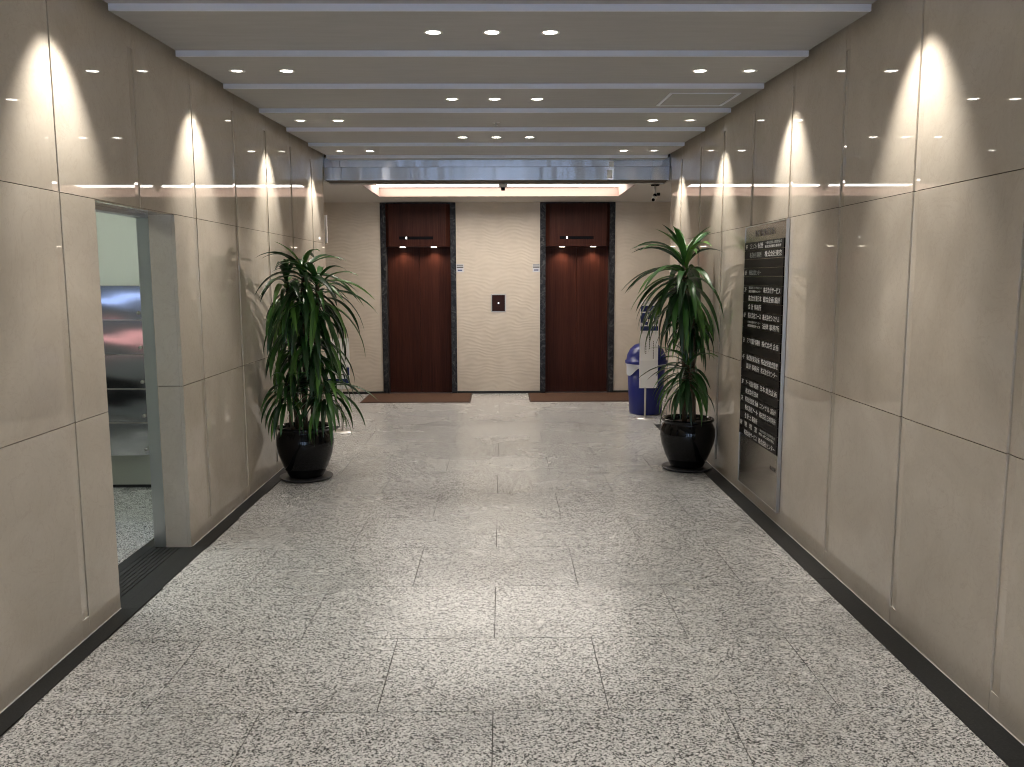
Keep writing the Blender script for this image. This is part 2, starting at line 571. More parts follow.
# steel frame of the doorway
door_1 = thing('door_1', 'brushed steel frame of the open doorway to the mailbox room', 'door frame', (-2.055, (DY0 + DY1) / 2, 0), kind='structure')
hw = (DY1 - DY0) / 2
MB().box(-0.035, 0.034, hw + 0.0, hw + 0.045, 0.002, DZ + 0.02).build('frame_post', 'steel', door_1)
MB().box(-0.035, 0.034, -hw - 0.045, -hw, 0.002, DZ + 0.02).build('frame_post', 'steel', door_1)
MB().box(-0.035, 0.034, -hw, hw, DZ - 0.018, DZ + 0.0195).build('frame_head', 'steel', door_1)

# ceiling of the corridor: boards that rise away from the street, each dropping 3 cm to the next
ZC, ZH, CP = 2.824, 2.854, 0.803
CY0 = 4.064          # street edge of one of the boards
CXA, CXB = -1.802, 1.720      # the boards stop short of the walls
ceiling = MB().box(XL - 0.02, XR + 0.02, YB, YW + 0.04, ZT, ZT + 0.1).build('ceiling', 'white_paint')
tag(ceiling, 'warm grey saw-tooth ceiling of boards with pale metal edges', 'ceiling', kind='structure')
panel_edges = [CY0 + CP * k for k in range(-10, 7)]
for i, y in enumerate(panel_edges):
    y1 = min(y + CP, YW + 0.03)
    zf = ZC + (ZH - ZC) * (y1 - y) / CP
    if y1 - y < 0.05:
        continue
    xa, xb = CXA, CXB
    v = [(xa, y + 0.012, ZC), (xb, y + 0.012, ZC), (xb, y1, zf), (xa, y1, zf), (xa, y + 0.012, ZT), (xb, y + 0.012, ZT), (xb, y1, ZT), (xa, y1, ZT)]
    MB().add(v, [(0, 3, 2, 1), (4, 5, 6, 7), (0, 1, 5, 4), (1, 2, 6, 5), (2, 3, 7, 6), (3, 0, 4, 7)]).build('ceiling_panel', 'ceiling', ceiling)
    piece('metal_edge', xa, xb, y, y + 0.0118, ZC - 0.001, ZT, 'aluminium', ceiling)
def zceil(y):
    t = ((y - CY0) / CP) % 1.0
    return ZC + (ZH - ZC) * t

# access hatch in the ceiling
hz = zceil(6.09)
hatch = thing('ceiling_hatch', 'square access hatch flush in the ceiling board near the directory wall', 'hatch', (1.376, 6.09, hz - 0.001))
hatch.rotation_euler = (math.atan((ZH - ZC) / CP), 0, 0)
MB().box(-0.215, 0.215, -0.235, 0.235, -0.004, 0.008).build('hatch_door', 'ceiling', hatch)
fr = MB()
for a in ((-0.24, -0.22, -0.26, 0.26), (0.22, 0.24, -0.26, 0.26), (-0.22, 0.22, -0.26, -0.24), (-0.22, 0.22, 0.24, 0.26)):
    fr.box(*a, -0.005, 0.008)
fr.build('hatch_frame', 'aluminium', hatch)

# steel beam over the lobby opening
trim_1 = MB().box(XL + 0.001, XR - 0.001, YW + 0.03, YW + 0.35, 2.628, ZT).build('trim_1', 'backing')
tag(trim_1, 'brushed stainless beam across the end of the corridor ceiling', 'beam', kind='structure')
for z0, z1, xs in ((2.760, 2.862, (XL + 0.004, -1.70, -0.52, 0.63, 1.60, XR - 0.004)), (2.624, 2.757, (XL + 0.004, -1.68, -0.50, 0.65, 1.58, XR - 0.004))):
    for a, b_ in zip(xs[:-1], xs[1:]):
        piece('beam_plate', a + 0.001, b_ - 0.001, YW + 0.012, YW + 0.03, z0, z1, 'beam_steel', trim_1)
for i, (x, z, w, h) in enumerate(((1.163, 2.788, 0.05, 0.055), (1.143, 2.685, 0.055, 0.083))):
    o = bevel_box('wall_plate', -w / 2, w / 2, -0.012, 0, -h / 2, h / 2, 0.004, 'trim_white', None, 1, (x, YW + 0.0115, z))
    tag(o, ('small white blank plate on the upper strip of the steel beam', 'larger white blank plate on the lower strip of the steel beam')[i], 'plate')

# lobby shell
TX0, TX1, TY0, TY1, TH = -1.54, 1.48, 9.43, 10.79, 0.115
lc = MB()
lc.box(-4.3, TX0, YW + 0.35, YE, ZL, ZT).box(TX1, 4.3, YW + 0.35, YE, ZL, ZT).box(TX0, TX1, YW + 0.35, TY0, ZL, ZT).box(TX0, TX1, TY1, YE, ZL, ZT)
lc.box(-4.3, -2.09, YW + 0.02, YW + 0.35, ZL, ZT).box(XR + 0.24, 4.3, YW + 0.02, YW + 0.35, ZL, ZT)
lc.box(-2.09, XL, YW + 0.02, YW + 0.35, ZL, ZT).box(XR, XR + 0.24, YW + 0.02, YW + 0.35, ZL, ZT)
ceiling_lobby = lc.build('ceiling_lobby', 'lobby_paint')
tag(ceiling_lobby, 'lower painted ceiling of the lift lobby with a recessed light', 'ceiling', kind='structure')
tl = thing('ceiling_light', 'wide rectangular luminous recess in the lift lobby ceiling', 'ceiling light', ((TX0 + TX1) / 2, (TY0 + TY1) / 2, ZL))
hx, hy = (TX1 - TX0) / 2, (TY1 - TY0) / 2
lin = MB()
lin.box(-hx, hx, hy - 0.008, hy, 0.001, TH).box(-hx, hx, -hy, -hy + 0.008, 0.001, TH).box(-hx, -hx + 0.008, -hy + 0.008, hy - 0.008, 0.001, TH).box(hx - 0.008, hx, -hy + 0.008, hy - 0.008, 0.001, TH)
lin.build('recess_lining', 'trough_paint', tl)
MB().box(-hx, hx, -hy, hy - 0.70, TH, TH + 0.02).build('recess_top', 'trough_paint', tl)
MB().box(-hx + 0.01, hx - 0.01, hy - 0.699, hy - 0.03, TH, TH + 0.02).build('light_panel', 'trough_light', tl)
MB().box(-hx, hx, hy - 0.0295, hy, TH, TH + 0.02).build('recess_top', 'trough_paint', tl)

# lift wall with two openings
LIFTS = [(-1.648, -0.624), (0.523, 1.545)]
end = MB()
xs = [-4.3, LIFTS[0][0], LIFTS[0][1], LIFTS[1][0], LIFTS[1][1], 4.3]
for a, b_ in ((xs[0], xs[1]), (xs[2], xs[3]), (xs[4], xs[5])):
    end.box(a, b_, YE, YE + 0.3, 0, ZT)
for a, b_ in LIFTS:
    end.box(a, b_, YE, YE + 0.3, 2.612, ZT).box(a, b_, YE + 0.24, YE + 0.3, 0, 2.612)
wall_back = end.build('wall_back', 'wavy')
tag(wall_back, 'cream rippled tile wall around the two lifts', 'wall', kind='structure')
MB().box(LIFTS[0][1], LIFTS[1][0], YE - 0.006, YE, 0, 0.035).build('base_strip', 'dark_stone', wall_back)
MB().box(-4.2, LIFTS[0][0], YE - 0.006, YE, 0, 0.035).build('base_strip', 'dark_stone', wall_back)
MB().box(LIFTS[1][1], 4.2, YE - 0.006, YE, 0, 0.035).build('base_strip', 'dark_stone', wall_back)
for s, lab in ((-1, 'plain lobby side wall at the mailbox room side'), (1, 'plain lobby side wall behind the blue waste bin')):
    o = MB().box(min(s * 4.2, s * 4.3), max(s * 4.2, s * 4.3), YW, YE, 0, ZT).build('wall_lobby_' + ('left' if s < 0 else 'right'), 'lobby_paint')
    tag(o, lab, 'wall', kind='structure')

# street end: glazed entrance behind the photographer
wall_street = MB().box(XL - 0.22, XR + 0.24, YB - 0.15, YB, 2.55, ZT).box(XL - 0.22, XL + 0.25, YB - 0.15, YB, 0, 2.55).box(XR - 0.247, XR + 0.24, YB - 0.15, YB, 0, 2.55).box(-0.98, -0.42, YB - 0.15, YB, 0, 2.55).box(0.40, 0.95, YB - 0.15, YB, 0, 2.55).build('wall_street', 'dark_stone')
tag(wall_street, 'wall around the glazed street entrance', 'wall', kind='structure')
door_2 = thing('door_2', 'glazed street entrance doors in steel frames', 'door', (0, YB - 0.075, 0), kind='structure')
for x0, x1 in ((-1.62, -0.98), (-0.42, 0.40), (0.95, 1.54)):
    for x in (x0 + 0.03, x1 - 0.03):
        MB().box(x - 0.03, x + 0.03, -0.03, 0.03, 0, 2.55).build('frame_post', 'steel', door_2)
    MB().box(x0 + 0.06, x1 - 0.06, -0.004, 0.004, 0.06, 2.49).build('pane', 'glass', door_2)
    MB().box(x0 + 0.06, x1 - 0.06, -0.03, 0.03, 0, 0.06).build('frame_rail', 'steel', door_2)
    MB().box(x0 + 0.06, x1 - 0.06, -0.03, 0.03, 2.49, 2.55).build('frame_rail', 'steel', door_2)

# mailbox room shell
rm = MB()
rm.box(-5.3, -2.09, 6.39, 6.5, 0, 2.6).box(-5.3, -2.09, 2.5, 2.6, 0, 2.6).box(-5.3, -5.2, 2.6, 6.39, 0, 2.6)
wall_side = rm.build('wall_side_room', 'room_paint')
tag(wall_side, 'pale green painted wall of the mailbox room', 'wall', kind='structure')
o = MB().box(-5.3, -2.09, 2.5, 6.5, 2.5, 2.6).build('ceiling_side_room', 'white_paint')
tag(o, 'white ceiling of the mailbox room', 'ceiling', kind='structure')
o = MB().box(-2.10, -2.0905, DY1 + 0.05, 6.39, 0, 2.5).box(-2.10, -2.0905, 2.6, DY0 - 0.05, 0, 2.5).build('wall_side_room_inner', 'room_paint')
tag(o, 'painted inner face of the wall beside the mailboxes', 'wall', kind='structure')
o = piece('baseboard_side_room', -5.2, -2.10, 6.375, 6.389, 0, 0.02, 'dark_stone', None)
tag(o, 'thin dark base strip under the mailboxes', 'baseboard', kind='structure')
t = thing('tube_light', 'cool white tube light on the mailbox room ceiling', 'ceiling light', (-3.0, 4.9, 2.5))
MB().box(-0.11, 0.11, -0.65, 0.65, -0.03, 0).build('light_housing', 'trim_white', t)
MB().box(-0.09, 0.09, -0.62, 0.62, -0.05, -0.03).build('diffuser', 'side_light', t)

# ------------------------------------------------------------------ lifts
def lift(x0, x1, label):
    cx = (x0 + x1) / 2
    h = (x1 - x0) / 2
    t = thing('elevator_entrance', label, 'elevator', (cx, YE, 0), 'lift entrances')
    for s in (-1, 1):
        a, b_ = sorted((s * h, s * (h - 0.075)))
        bevel_box('frame_post', a, b_, -0.02, 0.24, 0.0, 2.612, 0.004, 'black_marble', t, 1)
    MB().box(-h + 0.075, h - 0.075, -0.015, 0.24, 2.59, 2.612).build('frame_head', 'black_marble', t)
    w = h - 0.077
    ch = 0.05
    hd = MB().prism([(-w, 0.24), (-w, -0.02), (-w + ch, -0.085), (w - ch, -0.085), (w, -0.02), (w, 0.24)], 2.02, 2.589).build('header_panel', 'wood', t)
    sx0 = -0.25; sx1 = 0.21
    MB().box(sx0, sx1, -0.0885, -0.0845, 2.115, 2.155).build('indicator_slot', 'black', hd)
    MB().box(sx0 + 0.09, sx0 + 0.108, -0.0895, -0.0886, 2.120, 2.150).build('indicator_lamp', 'indicator', hd)
    for x in (-0.212, 0.212):
        MB().box(x - 0.035, x + 0.035, -0.045, 0.005, 2.012, 2.019).build('lamp_lens', 'lift_lens', hd)
        spot(t, (x, 0.03, 2.008), W_LIFT, 118, 0.9, (1.0, 0.72, 0.50), 0.02)
    MB().box(-w, -0.002, 0.125, 0.155, 0.004, 2.019).build('door_panel', 'wood', t)
    MB().box(0.002, w, 0.125, 0.155, 0.004, 2.019).build('door_panel', 'wood', t)
    MB().box(-w, w, 0.155, 0.24, 0.0, 2.019).build('shaft_back', 'black', t)
    MB().box(-w, w, -0.02, 0.124, 0.0005, 0.004).build('door_sill', 'steel', t)
    return t
lift(*LIFTS[0], 'red-brown wood lift doors in black marble frame beyond the bushy column plant')
lift(*LIFTS[1], 'red-brown wood lift doors in black marble frame beside the blue waste bin')

t = thing('call_button', 'dark brown lift call plate with a round lit button between the lifts', 'button panel', (-0.048, YE, 1.254))
bevel_box('border_plate', -0.102, 0.102, -0.008, 0, -0.124, 0.124, 0.003, 'board_edge', t, 1)
bevel_box('face_plate', -0.088, 0.088, -0.014, -0.0081, -0.11, 0.11, 0.003, 'button_plate', t, 1)
MB().lathe([(0.0001, 0.006), (0.010, 0.005), (0.012, 0.0)], 20).build('push_button', 'button', t, (0, -0.0142, 0.0), (PI / 2, 0, 0))
for x0, side in ((-0.622, 0), (0.421, 1)):
    t = thing('wall_notice', ('small silver notice on the tiles beside the lift beyond the bushy plant', 'small silver notice on the tiles beside the lift near the waste bin')[side],
              'notice', (x0 + 0.05, YE, 1.73))
    MB().box(-0.05, 0.05, -0.004, 0, -0.055, 0.055).build('notice_sheet', 'sign_silver', t)
    MB().box(-0.045, 0.045, -0.005, -0.0041, 0.035, 0.047).build('print_line', 'dark_ink', t)
    MB().box(-0.045, 0.045, -0.005, -0.0041, 0.004, 0.02).build('print_line', 'dark_ink', t)
    MB().box(-0.03, 0.03, -0.005, -0.0041, -0.035, -0.02).build('print_line', 'navy', t)

for x0, x1, y0, lab in ((-1.845, -0.415, 10.74, 'brown entrance mat before the lift beyond the bushy column plant'), (0.355, 1.80, 10.76, 'brown entrance mat before the lift beside the waste bin')):
    cx, cy = (x0 + x1) / 2, (y0 + YE - 0.03) / 2
    hx_, hy_ = (x1 - x0) / 2, (YE - 0.03 - y0) / 2
    t = thing('floor_mat', lab, 'mat', (cx, cy, 0), 'lift mats')
    bevel_box('mat_edge', -hx_, hx_, -hy_, hy_, 0.0, 0.007, 0.003, 'mat_edge', t, 1)
    bevel_box('mat_pile', -hx_ + 0.02, hx_ - 0.02, -hy_ + 0.02, hy_ - 0.02, 0.0071, 0.013, 0.003, 'mat', t, 1)

# ------------------------------------------------------------------ downlights
LENS = MB().lathe([(0.0001, 0.0), (0.036, 0.0)], 24).mesh('lens', 'lens')
LENS_W = MB().lathe([(0.0001, 0.0), (0.030, 0.0)], 24).mesh('lens', 'lens_dim')      # tilted to the wall, so dimmer from below
RING = MB().lathe([(0.029, 0.004), (0.0365, -0.002), (0.044, -0.004), (0.049, -0.003), (0.050, 0.001)], 24).mesh('trim_ring', 'trim_white')
TILT = math.atan((ZH - ZC) / CP)
def downlight(x, y, label, group, watts, size, blend, aim=0.0):
    t = thing('downlight', label, 'downlight', (x, y, zceil(y)), group)
    link('lens', LENS_W if aim else LENS, t, (0, 0, -0.0015), (TILT, 0, 0))
    link('trim_ring', RING, t, (0, 0, 0), (TILT, 0, 0))
    sp = spot(t, (0, 0, -0.014), watts, size, blend)
    sp.rotation_euler = (0, aim, 0)
ORD = ['first', 'second', 'third', 'fourth', 'fifth', 'sixth', 'seventh']
for k in range(-3, 3):
    y = 4.464 + 1.61 * k
    for x, who in ((-0.343, 'doorway wall side'), (-0.045, 'middle one'), (0.252, 'directory wall side')):
        downlight(x, y, f'downlight in the {ORD[2 - k]} row of three from the steel beam, {who}', 'middle downlights', W_MID, 58, 0.3)
for k in range(-4, 3):
    y = 5.267 + 1.61 * k
    for sgn, who in ((-1, 'doorway wall'), (1, 'directory wall')):
        xo, xi = (-1.588, -1.29) if sgn < 0 else (1.505, 1.205)
        downlight(xo, y, f'round downlight washing the {who}, {ORD[2 - k]} row from the steel beam', 'wall downlights', W_WALL, 66, 0.8, sgn * WALL_AIM)
        downlight(xi, y, f'inner round downlight of the {ORD[2 - k]} pair from the steel beam, {who} side', 'inner side downlights', W_INNER, 58, 0.3)

t = thing('sprinkler', 'small metal sprinkler head on the middle of the corridor ceiling', 'sprinkler', (-0.042, 6.99, zceil(6.99)))
MB().lathe([(0.0001, -0.004), (0.03, -0.003), (0.032, 0.002)], 16).build('escutcheon', 'steel', t)
MB().lathe([(0.008, 0), (0.008, -0.02), (0.014, -0.022), (0.014, -0.026), (0.0001, -0.027)], 12).build('nozzle', 'steel', t)

# ------------------------------------------------------------------ lobby ceiling devices
t = thing('ceiling_sensor', 'small dark sensor hanging before the luminous recess of the lobby ceiling', 'sensor', (0.017, 9.415, ZL))
MB().lathe([(0.0001, -0.032), (0.045, -0.03), (0.05, 0.0)], 18).build('sensor_base', 'lobby_paint', t)
MB().lathe([(0.0001, -0.068), (0.02, -0.066), (0.024, -0.033)], 14).build('sensor_head', 'black', t)

t = thing('security_camera', 'small black security camera on a ceiling rod at the lobby corner', 'camera', (1.70, 9.47, ZL))
MB().lathe([(0.0001, -0.012), (0.045, -0.012), (0.05, 0.0)], 18).build('ceiling_plate', 'black', t)
MB().tube([(0, 0, -0.011), (0, 0, -0.10)], 0.011, 10).build('rod', 'pole_metal', t)
MB().lathe([(0.0001, -0.022), (0.016, -0.016), (0.022, 0), (0.016, 0.016), (0.0001, 0.022)], 14).build('swivel', 'black', t, (0, 0, -0.115))
cb = MB().lathe([(0.0001, -0.05), (0.024, -0.05), (0.026, 0.03), (0.020, 0.045), (0.0001, 0.05)], 16).build('camera_body', 'trim_white', t, (-0.015, -0.02, -0.15), (math.radians(115), 0, math.radians(-20)))
MB().lathe([(0.0001, 0.004), (0.016, 0.0), (0.018, -0.006)], 14).build('camera_lens', 'black', cb, (0, 0, 0.052))
MB().box(0.02, 0.05, -0.03, 0.0, -0.12, -0.09).build('junction_box', 'black', t)

t = thing('hanging_sign', 'white sign board hung from the lobby ceiling at the end of the marble wall', 'sign', (-2.22, 9.9, ZL))
MB().tube([(0.16, 0, 0), (0.16, 0, -0.29)], 0.008, 8).build('hanger_rod', 'black', t)
MB().tube([(-0.16, 0, 0), (-0.16, 0, -0.29)], 0.008, 8).build('hanger_rod', 'black', t)
bevel_box('sign_board', -0.2, 0.2, -0.012, 0.012, -0.61, -0.29, 0.004, 'paper', t, 1)

# ------------------------------------------------------------------ mailboxes
mx1 = -2.62
RH = 0.2545
mw = 0.52
mb = thing('mailbox_unit', 'bank of polished steel letter boxes in five rows on the side room wall', 'mailboxes', (mx1 - mw, 6.389, 0.283))
MB().box(-mw, mw, -0.16, 0, 0, 5 * RH).build('cabinet_body', 'steel', mb)
def door_sheet():
    # a thin steel flap, dished a little so that reflections bend
    n, mrows = 10, 6
    vs, fs = [], []
    for j in range(mrows + 1):
        for i in range(n + 1):
            u, w = i / n, j / mrows
            y = -0.0012 * math.sin(PI * u) * math.sin(PI * w) + 0.0006 * math.sin(7 * u + 5 * w) * math.sin(PI * w)
            vs.append((0.004 + u * (mw - 0.008), y, 0.004 + w * (RH - 0.012)))
    for j in range(mrows):
        for i in range(n):
            a = j * (n + 1) + i
            fs.append((a, a + 1, a + n + 2, a + n + 1))
    o = MB().add(vs, fs, True)
    o.box(0.004, mw - 0.004, 0.004, 0.014, 0.004, RH - 0.008)
    return o.mesh('mailbox_door', 'mail_steel')
DS = door_sheet()
LB = MB().box(0, 0.05, -0.002, 0, 0, 0.022).mesh('name_label', 'paper')
LK = MB().lathe([(0.0001, 0.014), (0.012, 0.012), (0.014, 0)], 14).mesh('lock', 'board_edge')
for r in range(5):
    for c in range(2):
        d = link('mailbox_door', DS, mb, (-mw + c * mw, -0.178, r * RH))
        link('name_label', LB, d, (0.055, -0.007, 0.02))
        link('lock', LK, d, (mw - 0.045, -0.005, 0.05), (PI / 2, 0, 0))
    MB().box(-mw, mw, -0.185, -0.161, (r + 1) * RH - 0.008, (r + 1) * RH - 0.0005).build('slot_lip', 'board_edge', mb)

# unseen vending machine, added so its lit panels reflect in the mailbox steel
vm = thing('added_vending_machine', 'unseen grey vending machine added for blue and red reflections in the letter boxes', 'vending machine', (-4.2, 2.95, 0))
bevel_box('cabinet', -0.5, 0.5, -0.33, 0.33, 0.03, 1.85, 0.02, 'vending', vm, 2)
MB().box(-0.44, 0.44, 0.331, 0.345, 1.36, 1.46).build('lit_panel', 'blue_panel', vm)
MB().box(-0.44, 0.44, 0.331, 0.345, 0.90, 1.03).build('lit_panel', 'red_panel', vm)
MB().box(-0.35, 0.35, 0.331, 0.345, 0.25, 0.5).build('dispenser_flap', 'black', vm)
MB().box(-0.45, 0.45, -0.3, 0.3, 0.0, 0.0305).build('plinth', 'black', vm)

# ------------------------------------------------------------------ directory board
BY0, BY1, BZ0, BZ1 = 5.272, 6.150, 0.088, 1.950
bd = thing('directory_board', 'tall steel directory board with rows of black name plates on the marble wall', 'directory sign', (XR, (BY0 + BY1) / 2, BZ0))
# local frame of the board: u to the reader's right (= -y), v up, out of the wall = -x
bw, bh = BY1 - BY0, BZ1 - BZ0
def bpt(name, u0, u1, v0, v1, d0, d1, mat, parent):
    return MB().box(-d1, -d0, bw / 2 - u1, bw / 2 - u0, v0, v1).build(name, mat, parent)
bpt('back_plate', 0, bw, 0, bh, 0.0005, 0.018, 'board_metal', bd)
bpt('edge_trim', -0.006, 0, -0.006, bh + 0.006, 0.0005, 0.022, 'board_edge', bd)
bpt('edge_trim', bw, bw + 0.006, -0.006, bh + 0.006, 0.0005, 0.022, 'board_edge', bd)
bpt('edge_trim', 0, bw, bh, bh + 0.006, 0.0005, 0.022, 'board_edge', bd)
bpt('edge_trim', 0, bw, -0.006, 0, 0.0005, 0.022, 'board_edge', bd)
TM = Matrix(((0, 0, -1), (-1, 0, 0), (0, 1, 0)))        # text axes to board axes
def btext(body, u, v, size, width, depth_pos, mat, parent):
    me = text_mesh(body, size, width)
    if not len(me.vertices):
        return None
    me.materials.clear(); me.materials.append(M[mat])
    o = link('lettering', me, parent, (-depth_pos, bw / 2 - u, v))
    o.rotation_euler = TM.to_euler()
    return o
btext('INFORMATION', 0.235, bh - 0.075, 0.066, 0.42, 0.0188, 'dark_ink', bd)
btext('株式会社', bw - 0.16, 0.25, 0.03, 0.12, 0.0188, 'dark_ink', bd)
ROWS = [('9F', 'コミュニティ 株式会社', '|一般社団法人管理協会|株式会社総合事務所'), ('', '-株式会社事務所', '株式会社東京'), ('', '', ''), ('8F', '-株式会社センター', ''), ('', '', ''),
        ('7F', '|株式会社コンサルタント|東京事務所センター', '株式会社サービス'), ('', '株式会社東日本', '総合企画 設計'), ('', '会 計 事務所', ''), ('6F', '株式会社エース', '株式会社システム'),
        ('', '|日本事務所センター|株式会社総合サービス', '法律 事務所'), ('', '', ''), ('5F', 'アジア設計 事務所', '株式会社 企画'), ('', '', ''), ('4F', '株式会社東京企画', '株式会社総合管理'),
        ('', '設計 事務所', '株式会社センター'), ('', '', ''), ('3F', 'アート設計事務所', '日本 総合企画'), ('', '株式会社日本', ''), ('2F', '株式会社東京 企画', 'コンサル 設計'),
        ('', '株式会社アート', '株式会社 日本事務所'), ('', '会 計 士 事務所', ''), ('1F', '管   理   室', '|一般社団法人管理協会|株式会社'), ('', '株式会社サービス', '株式会社センター')]
v_top = 1.842 - BZ0
rp = (1.842 - 0.452) / 23.0
for i, (fl, a, b_) in enumerate(ROWS):
    v1 = v_top - i * rp
    p = bpt('name_plate', 0.008, bw - 0.022, v1 - rp + 0.0032, v1 - 0.0002, 0.0181, 0.024, 'plate_black', bd)
    vt = v1 - rp + 0.013
    if fl:
        btext(fl, 0.032, vt, 0.046, 0.046, 0.0242, 'white_ink', p)
    for body, u, wd in ((a, 0.135, 0.30), (b_, 0.475, 0.345)):
        if not body:
            continue
        if body[0] == '|':
            l1, l2 = body[1:].split('|')
            btext(l1, u, vt + 0.022, 0.020, wd, 0.0242, 'grey_ink', p)
            btext(l2, u, vt - 0.003, 0.020, wd * 0.96, 0.0242, 'white_ink', p)
        elif body[0] == '-':
            btext(body[1:], u, vt - 0.001, 0.040, wd * 0.9, 0.0242, 'grey_ink', p)
        else:
            w_ = wd * (0.62 if len(body) <= 6 and ' ' in body and u < 0.2 and i == 7 else 1.0)
            btext(body, u, vt - 0.001, 0.042, w_, 0.0242, 'white_ink', p)

# ------------------------------------------------------------------ waste bin and sign stands
bn = thing('waste_bin', 'round deep blue plastic waste bin with swing dome lid', 'waste bin', (1.70, 9.85, 0))
MB().lathe([(0.0001, 0.0), (0.185, 0.0), (0.192, 0.02), (0.222, 0.60), (0.218, 0.60), (0.188, 0.03), (0.0001, 0.03)], 36).build('bin_body', 'blue_plastic', bn)
ld = MB().lathe([(0.246, 0.595), (0.247, 0.628), (0.234, 0.634), (0.222, 0.70), (0.19, 0.765), (0.14, 0.81), (0.07, 0.832), (0.0001, 0.838)], 36).build('dome_lid', 'blue_plastic', bn)
fl_ = []
n = 8
for j in range(5):
    for i in range(n + 1):
        a = -PI / 2 + (-0.55 + 1.1 * i / n)
        zz = 0.655 + 0.13 * j / 4
        r = 0.239 - 0.075 * (j / 4) ** 2
        fl_.append((r * math.cos(a), r * math.sin(a), zz))
MB().add(fl_, [(j * (n + 1) + i, j * (n + 1) + i + 1, (j + 1) * (n + 1) + i + 1, (j + 1) * (n + 1) + i) for j in range(4) for i in range(n)], True).build('swing_flap', 'blue_plastic', ld)
random.seed(5)
bg_ = []
nb = 40
for j in range(4):
    for k in range(nb):
        a = 2 * PI * k / nb
        hang = 0.012 + 0.13 * max(0, math.cos(a - PI * 1.12)) ** 6
        r = 0.233 + 0.006 * math.sin(a * 9 + j) + (0.010 if j == 0 else 0)
        bg_.append((r * math.cos(a), r * math.sin(a), 0.597 - hang * j / 3))
MB().add(bg_, [(j * nb + k, j * nb + (k + 1) % nb, (j + 1) * nb + (k + 1) % nb, (j + 1) * nb + k) for j in range(3) for k in range(nb)], True).build('bag_edge', 'bag', bn)

def sign_stand(loc, label, z0, z1, bands, rotz, w=0.21, pole_x=0.0):
    t = thing('sign_stand', label, 'sign stand', loc, rotz=rotz)
    MB().lathe([(0.0001, 0.012), (0.10, 0.010), (0.11, 0.0)], 28).build('base', 'pole_metal', t, (pole_x, 0, 0))
    MB().tube([(pole_x, 0, 0.011), (pole_x, 0, z1 - 0.05)], 0.011, 12).build('pole', 'pole_metal', t)
    b = bevel_box('board', -w / 2, w / 2, -0.020, -0.0112, z0, z1, 0.002, 'white_board', t, 1)
    for name, a, c, d, e, mat in bands:
        MB().box(a, c, -0.0222 - (0.0006 if 'ink' in mat or mat == 'navy' or name == 'figure' else 0), -0.0201, d, e).build(name, mat, b)
    return t
random.seed(2)
bands = [('notice_sheet', -0.10, 0.10, 0.66, 0.97, 'paper'), ('notice_sheet', -0.10, 0.10, 0.985, 1.30, 'paper'),
         ('print_band', -0.10, 0.10, 1.00, 1.05, 'navy'), ('print_block', -0.10, -0.05, 1.09, 1.20, 'navy'), ('print_block', -0.02, 0.02, 1.13, 1.21, 'navy'),
         ('print_block', 0.05, 0.10, 1.08, 1.17, 'navy'), ('print_block', -0.10, 0.10, 1.215, 1.28, 'navy'), ('print_block', -0.05, -0.02, 1.065, 1.10, 'navy')]
for cx_, za, zb in ((0.005, 0.80, 0.93), (0.05, 0.69, 0.88), (-0.035, 0.74, 0.90)):
    z = zb
    while z > za:
        h_ = random.uniform(0.008, 0.016)
        bands.append(('print_mark', cx_ - 0.005, cx_ + 0.005, z - h_, z, 'dark_ink'))
        z -= h_ + 0.008
sign_stand((1.664, 9.50, 0), 'white notice board on a pole before the blue waste bin', 0.344, 1.33, bands, 0.0, 0.21, -0.03)
bands2 = [('notice_sheet', -0.12, 0.12, 0.47, 0.95, 'paper'), ('print_band', -0.12, 0.12, 0.515, 0.56, 'navy'), ('print_block', 0.095, 0.12, 0.60, 0.68, 'navy'),
          ('print_block', 0.03, 0.07, 0.68, 0.71, 'navy'), ('print_mark', 0.03, 0.06, 0.60, 0.61, 'dark_ink'), ('print_block', -0.08, 0.02, 0.62, 0.70, 'navy')]
sign_stand((-1.71, 8.72, 0), 'white notice board with a blue stripe behind the bushy column plant', 0.455, 0.98, bands2, 0.0, 0.25, 0.03)

# ------------------------------------------------------------------ potted dracaenas
def leaf_path(e0, e1, L, n=9):
    pw = 0.95 if e0 > 1.0 else 0.54
    pts, x, z = [(0.0, 0.0, e0)], 0.0, 0.0
    for i in range(n):
        t = (i + 0.5) / n
        a = e0 + (e1 - e0) * (t ** pw)
        x += math.cos(a) * L / n; z += math.sin(a) * L / n
        pts.append((x, z, e0 + (e1 - e0) * ((i + 1) / n) ** pw))
    return pts
def leaf_mesh(e0, e1, L, W, twist):
    pts = leaf_path(e0, e1, L)
    n = len(pts) - 1
    vs, fs = [], []
    for i, (x, z, a) in enumerate(pts):
        t = i / n
        w = W * (0.34 + 0.66 * math.sin(min(1, t / 0.42) * PI / 2)) if t < 0.42 else W * max(0.02, (1 - ((t - 0.42) / 0.58) ** 1.8))
        tw = twist * t
        nx, nz = -math.sin(a), math.cos(a)
        f = 0.22 * w
        for s in (-1, 0, 1):
            up = f if s else 0.0
            vs.append((x + nx * (up + s * w / 2 * math.sin(tw)), s * w / 2 * math.cos(tw), z + nz * (up + s * w / 2 * math.sin(tw))))
    for i in range(n):
        for c in range(2):
            a = i * 3 + c
            fs.append((a, a + 1, a + 4, a + 3))
    m = MB().add(vs, fs, True)
    return m.mesh('leaf', 'leaf')
R = math.radians
random.seed(11)
LEVELS = [(78, 25), (66, -20), (52, -50), (38, -70), (22, -82), (5, -88), (-20, -90)]
VAR = []
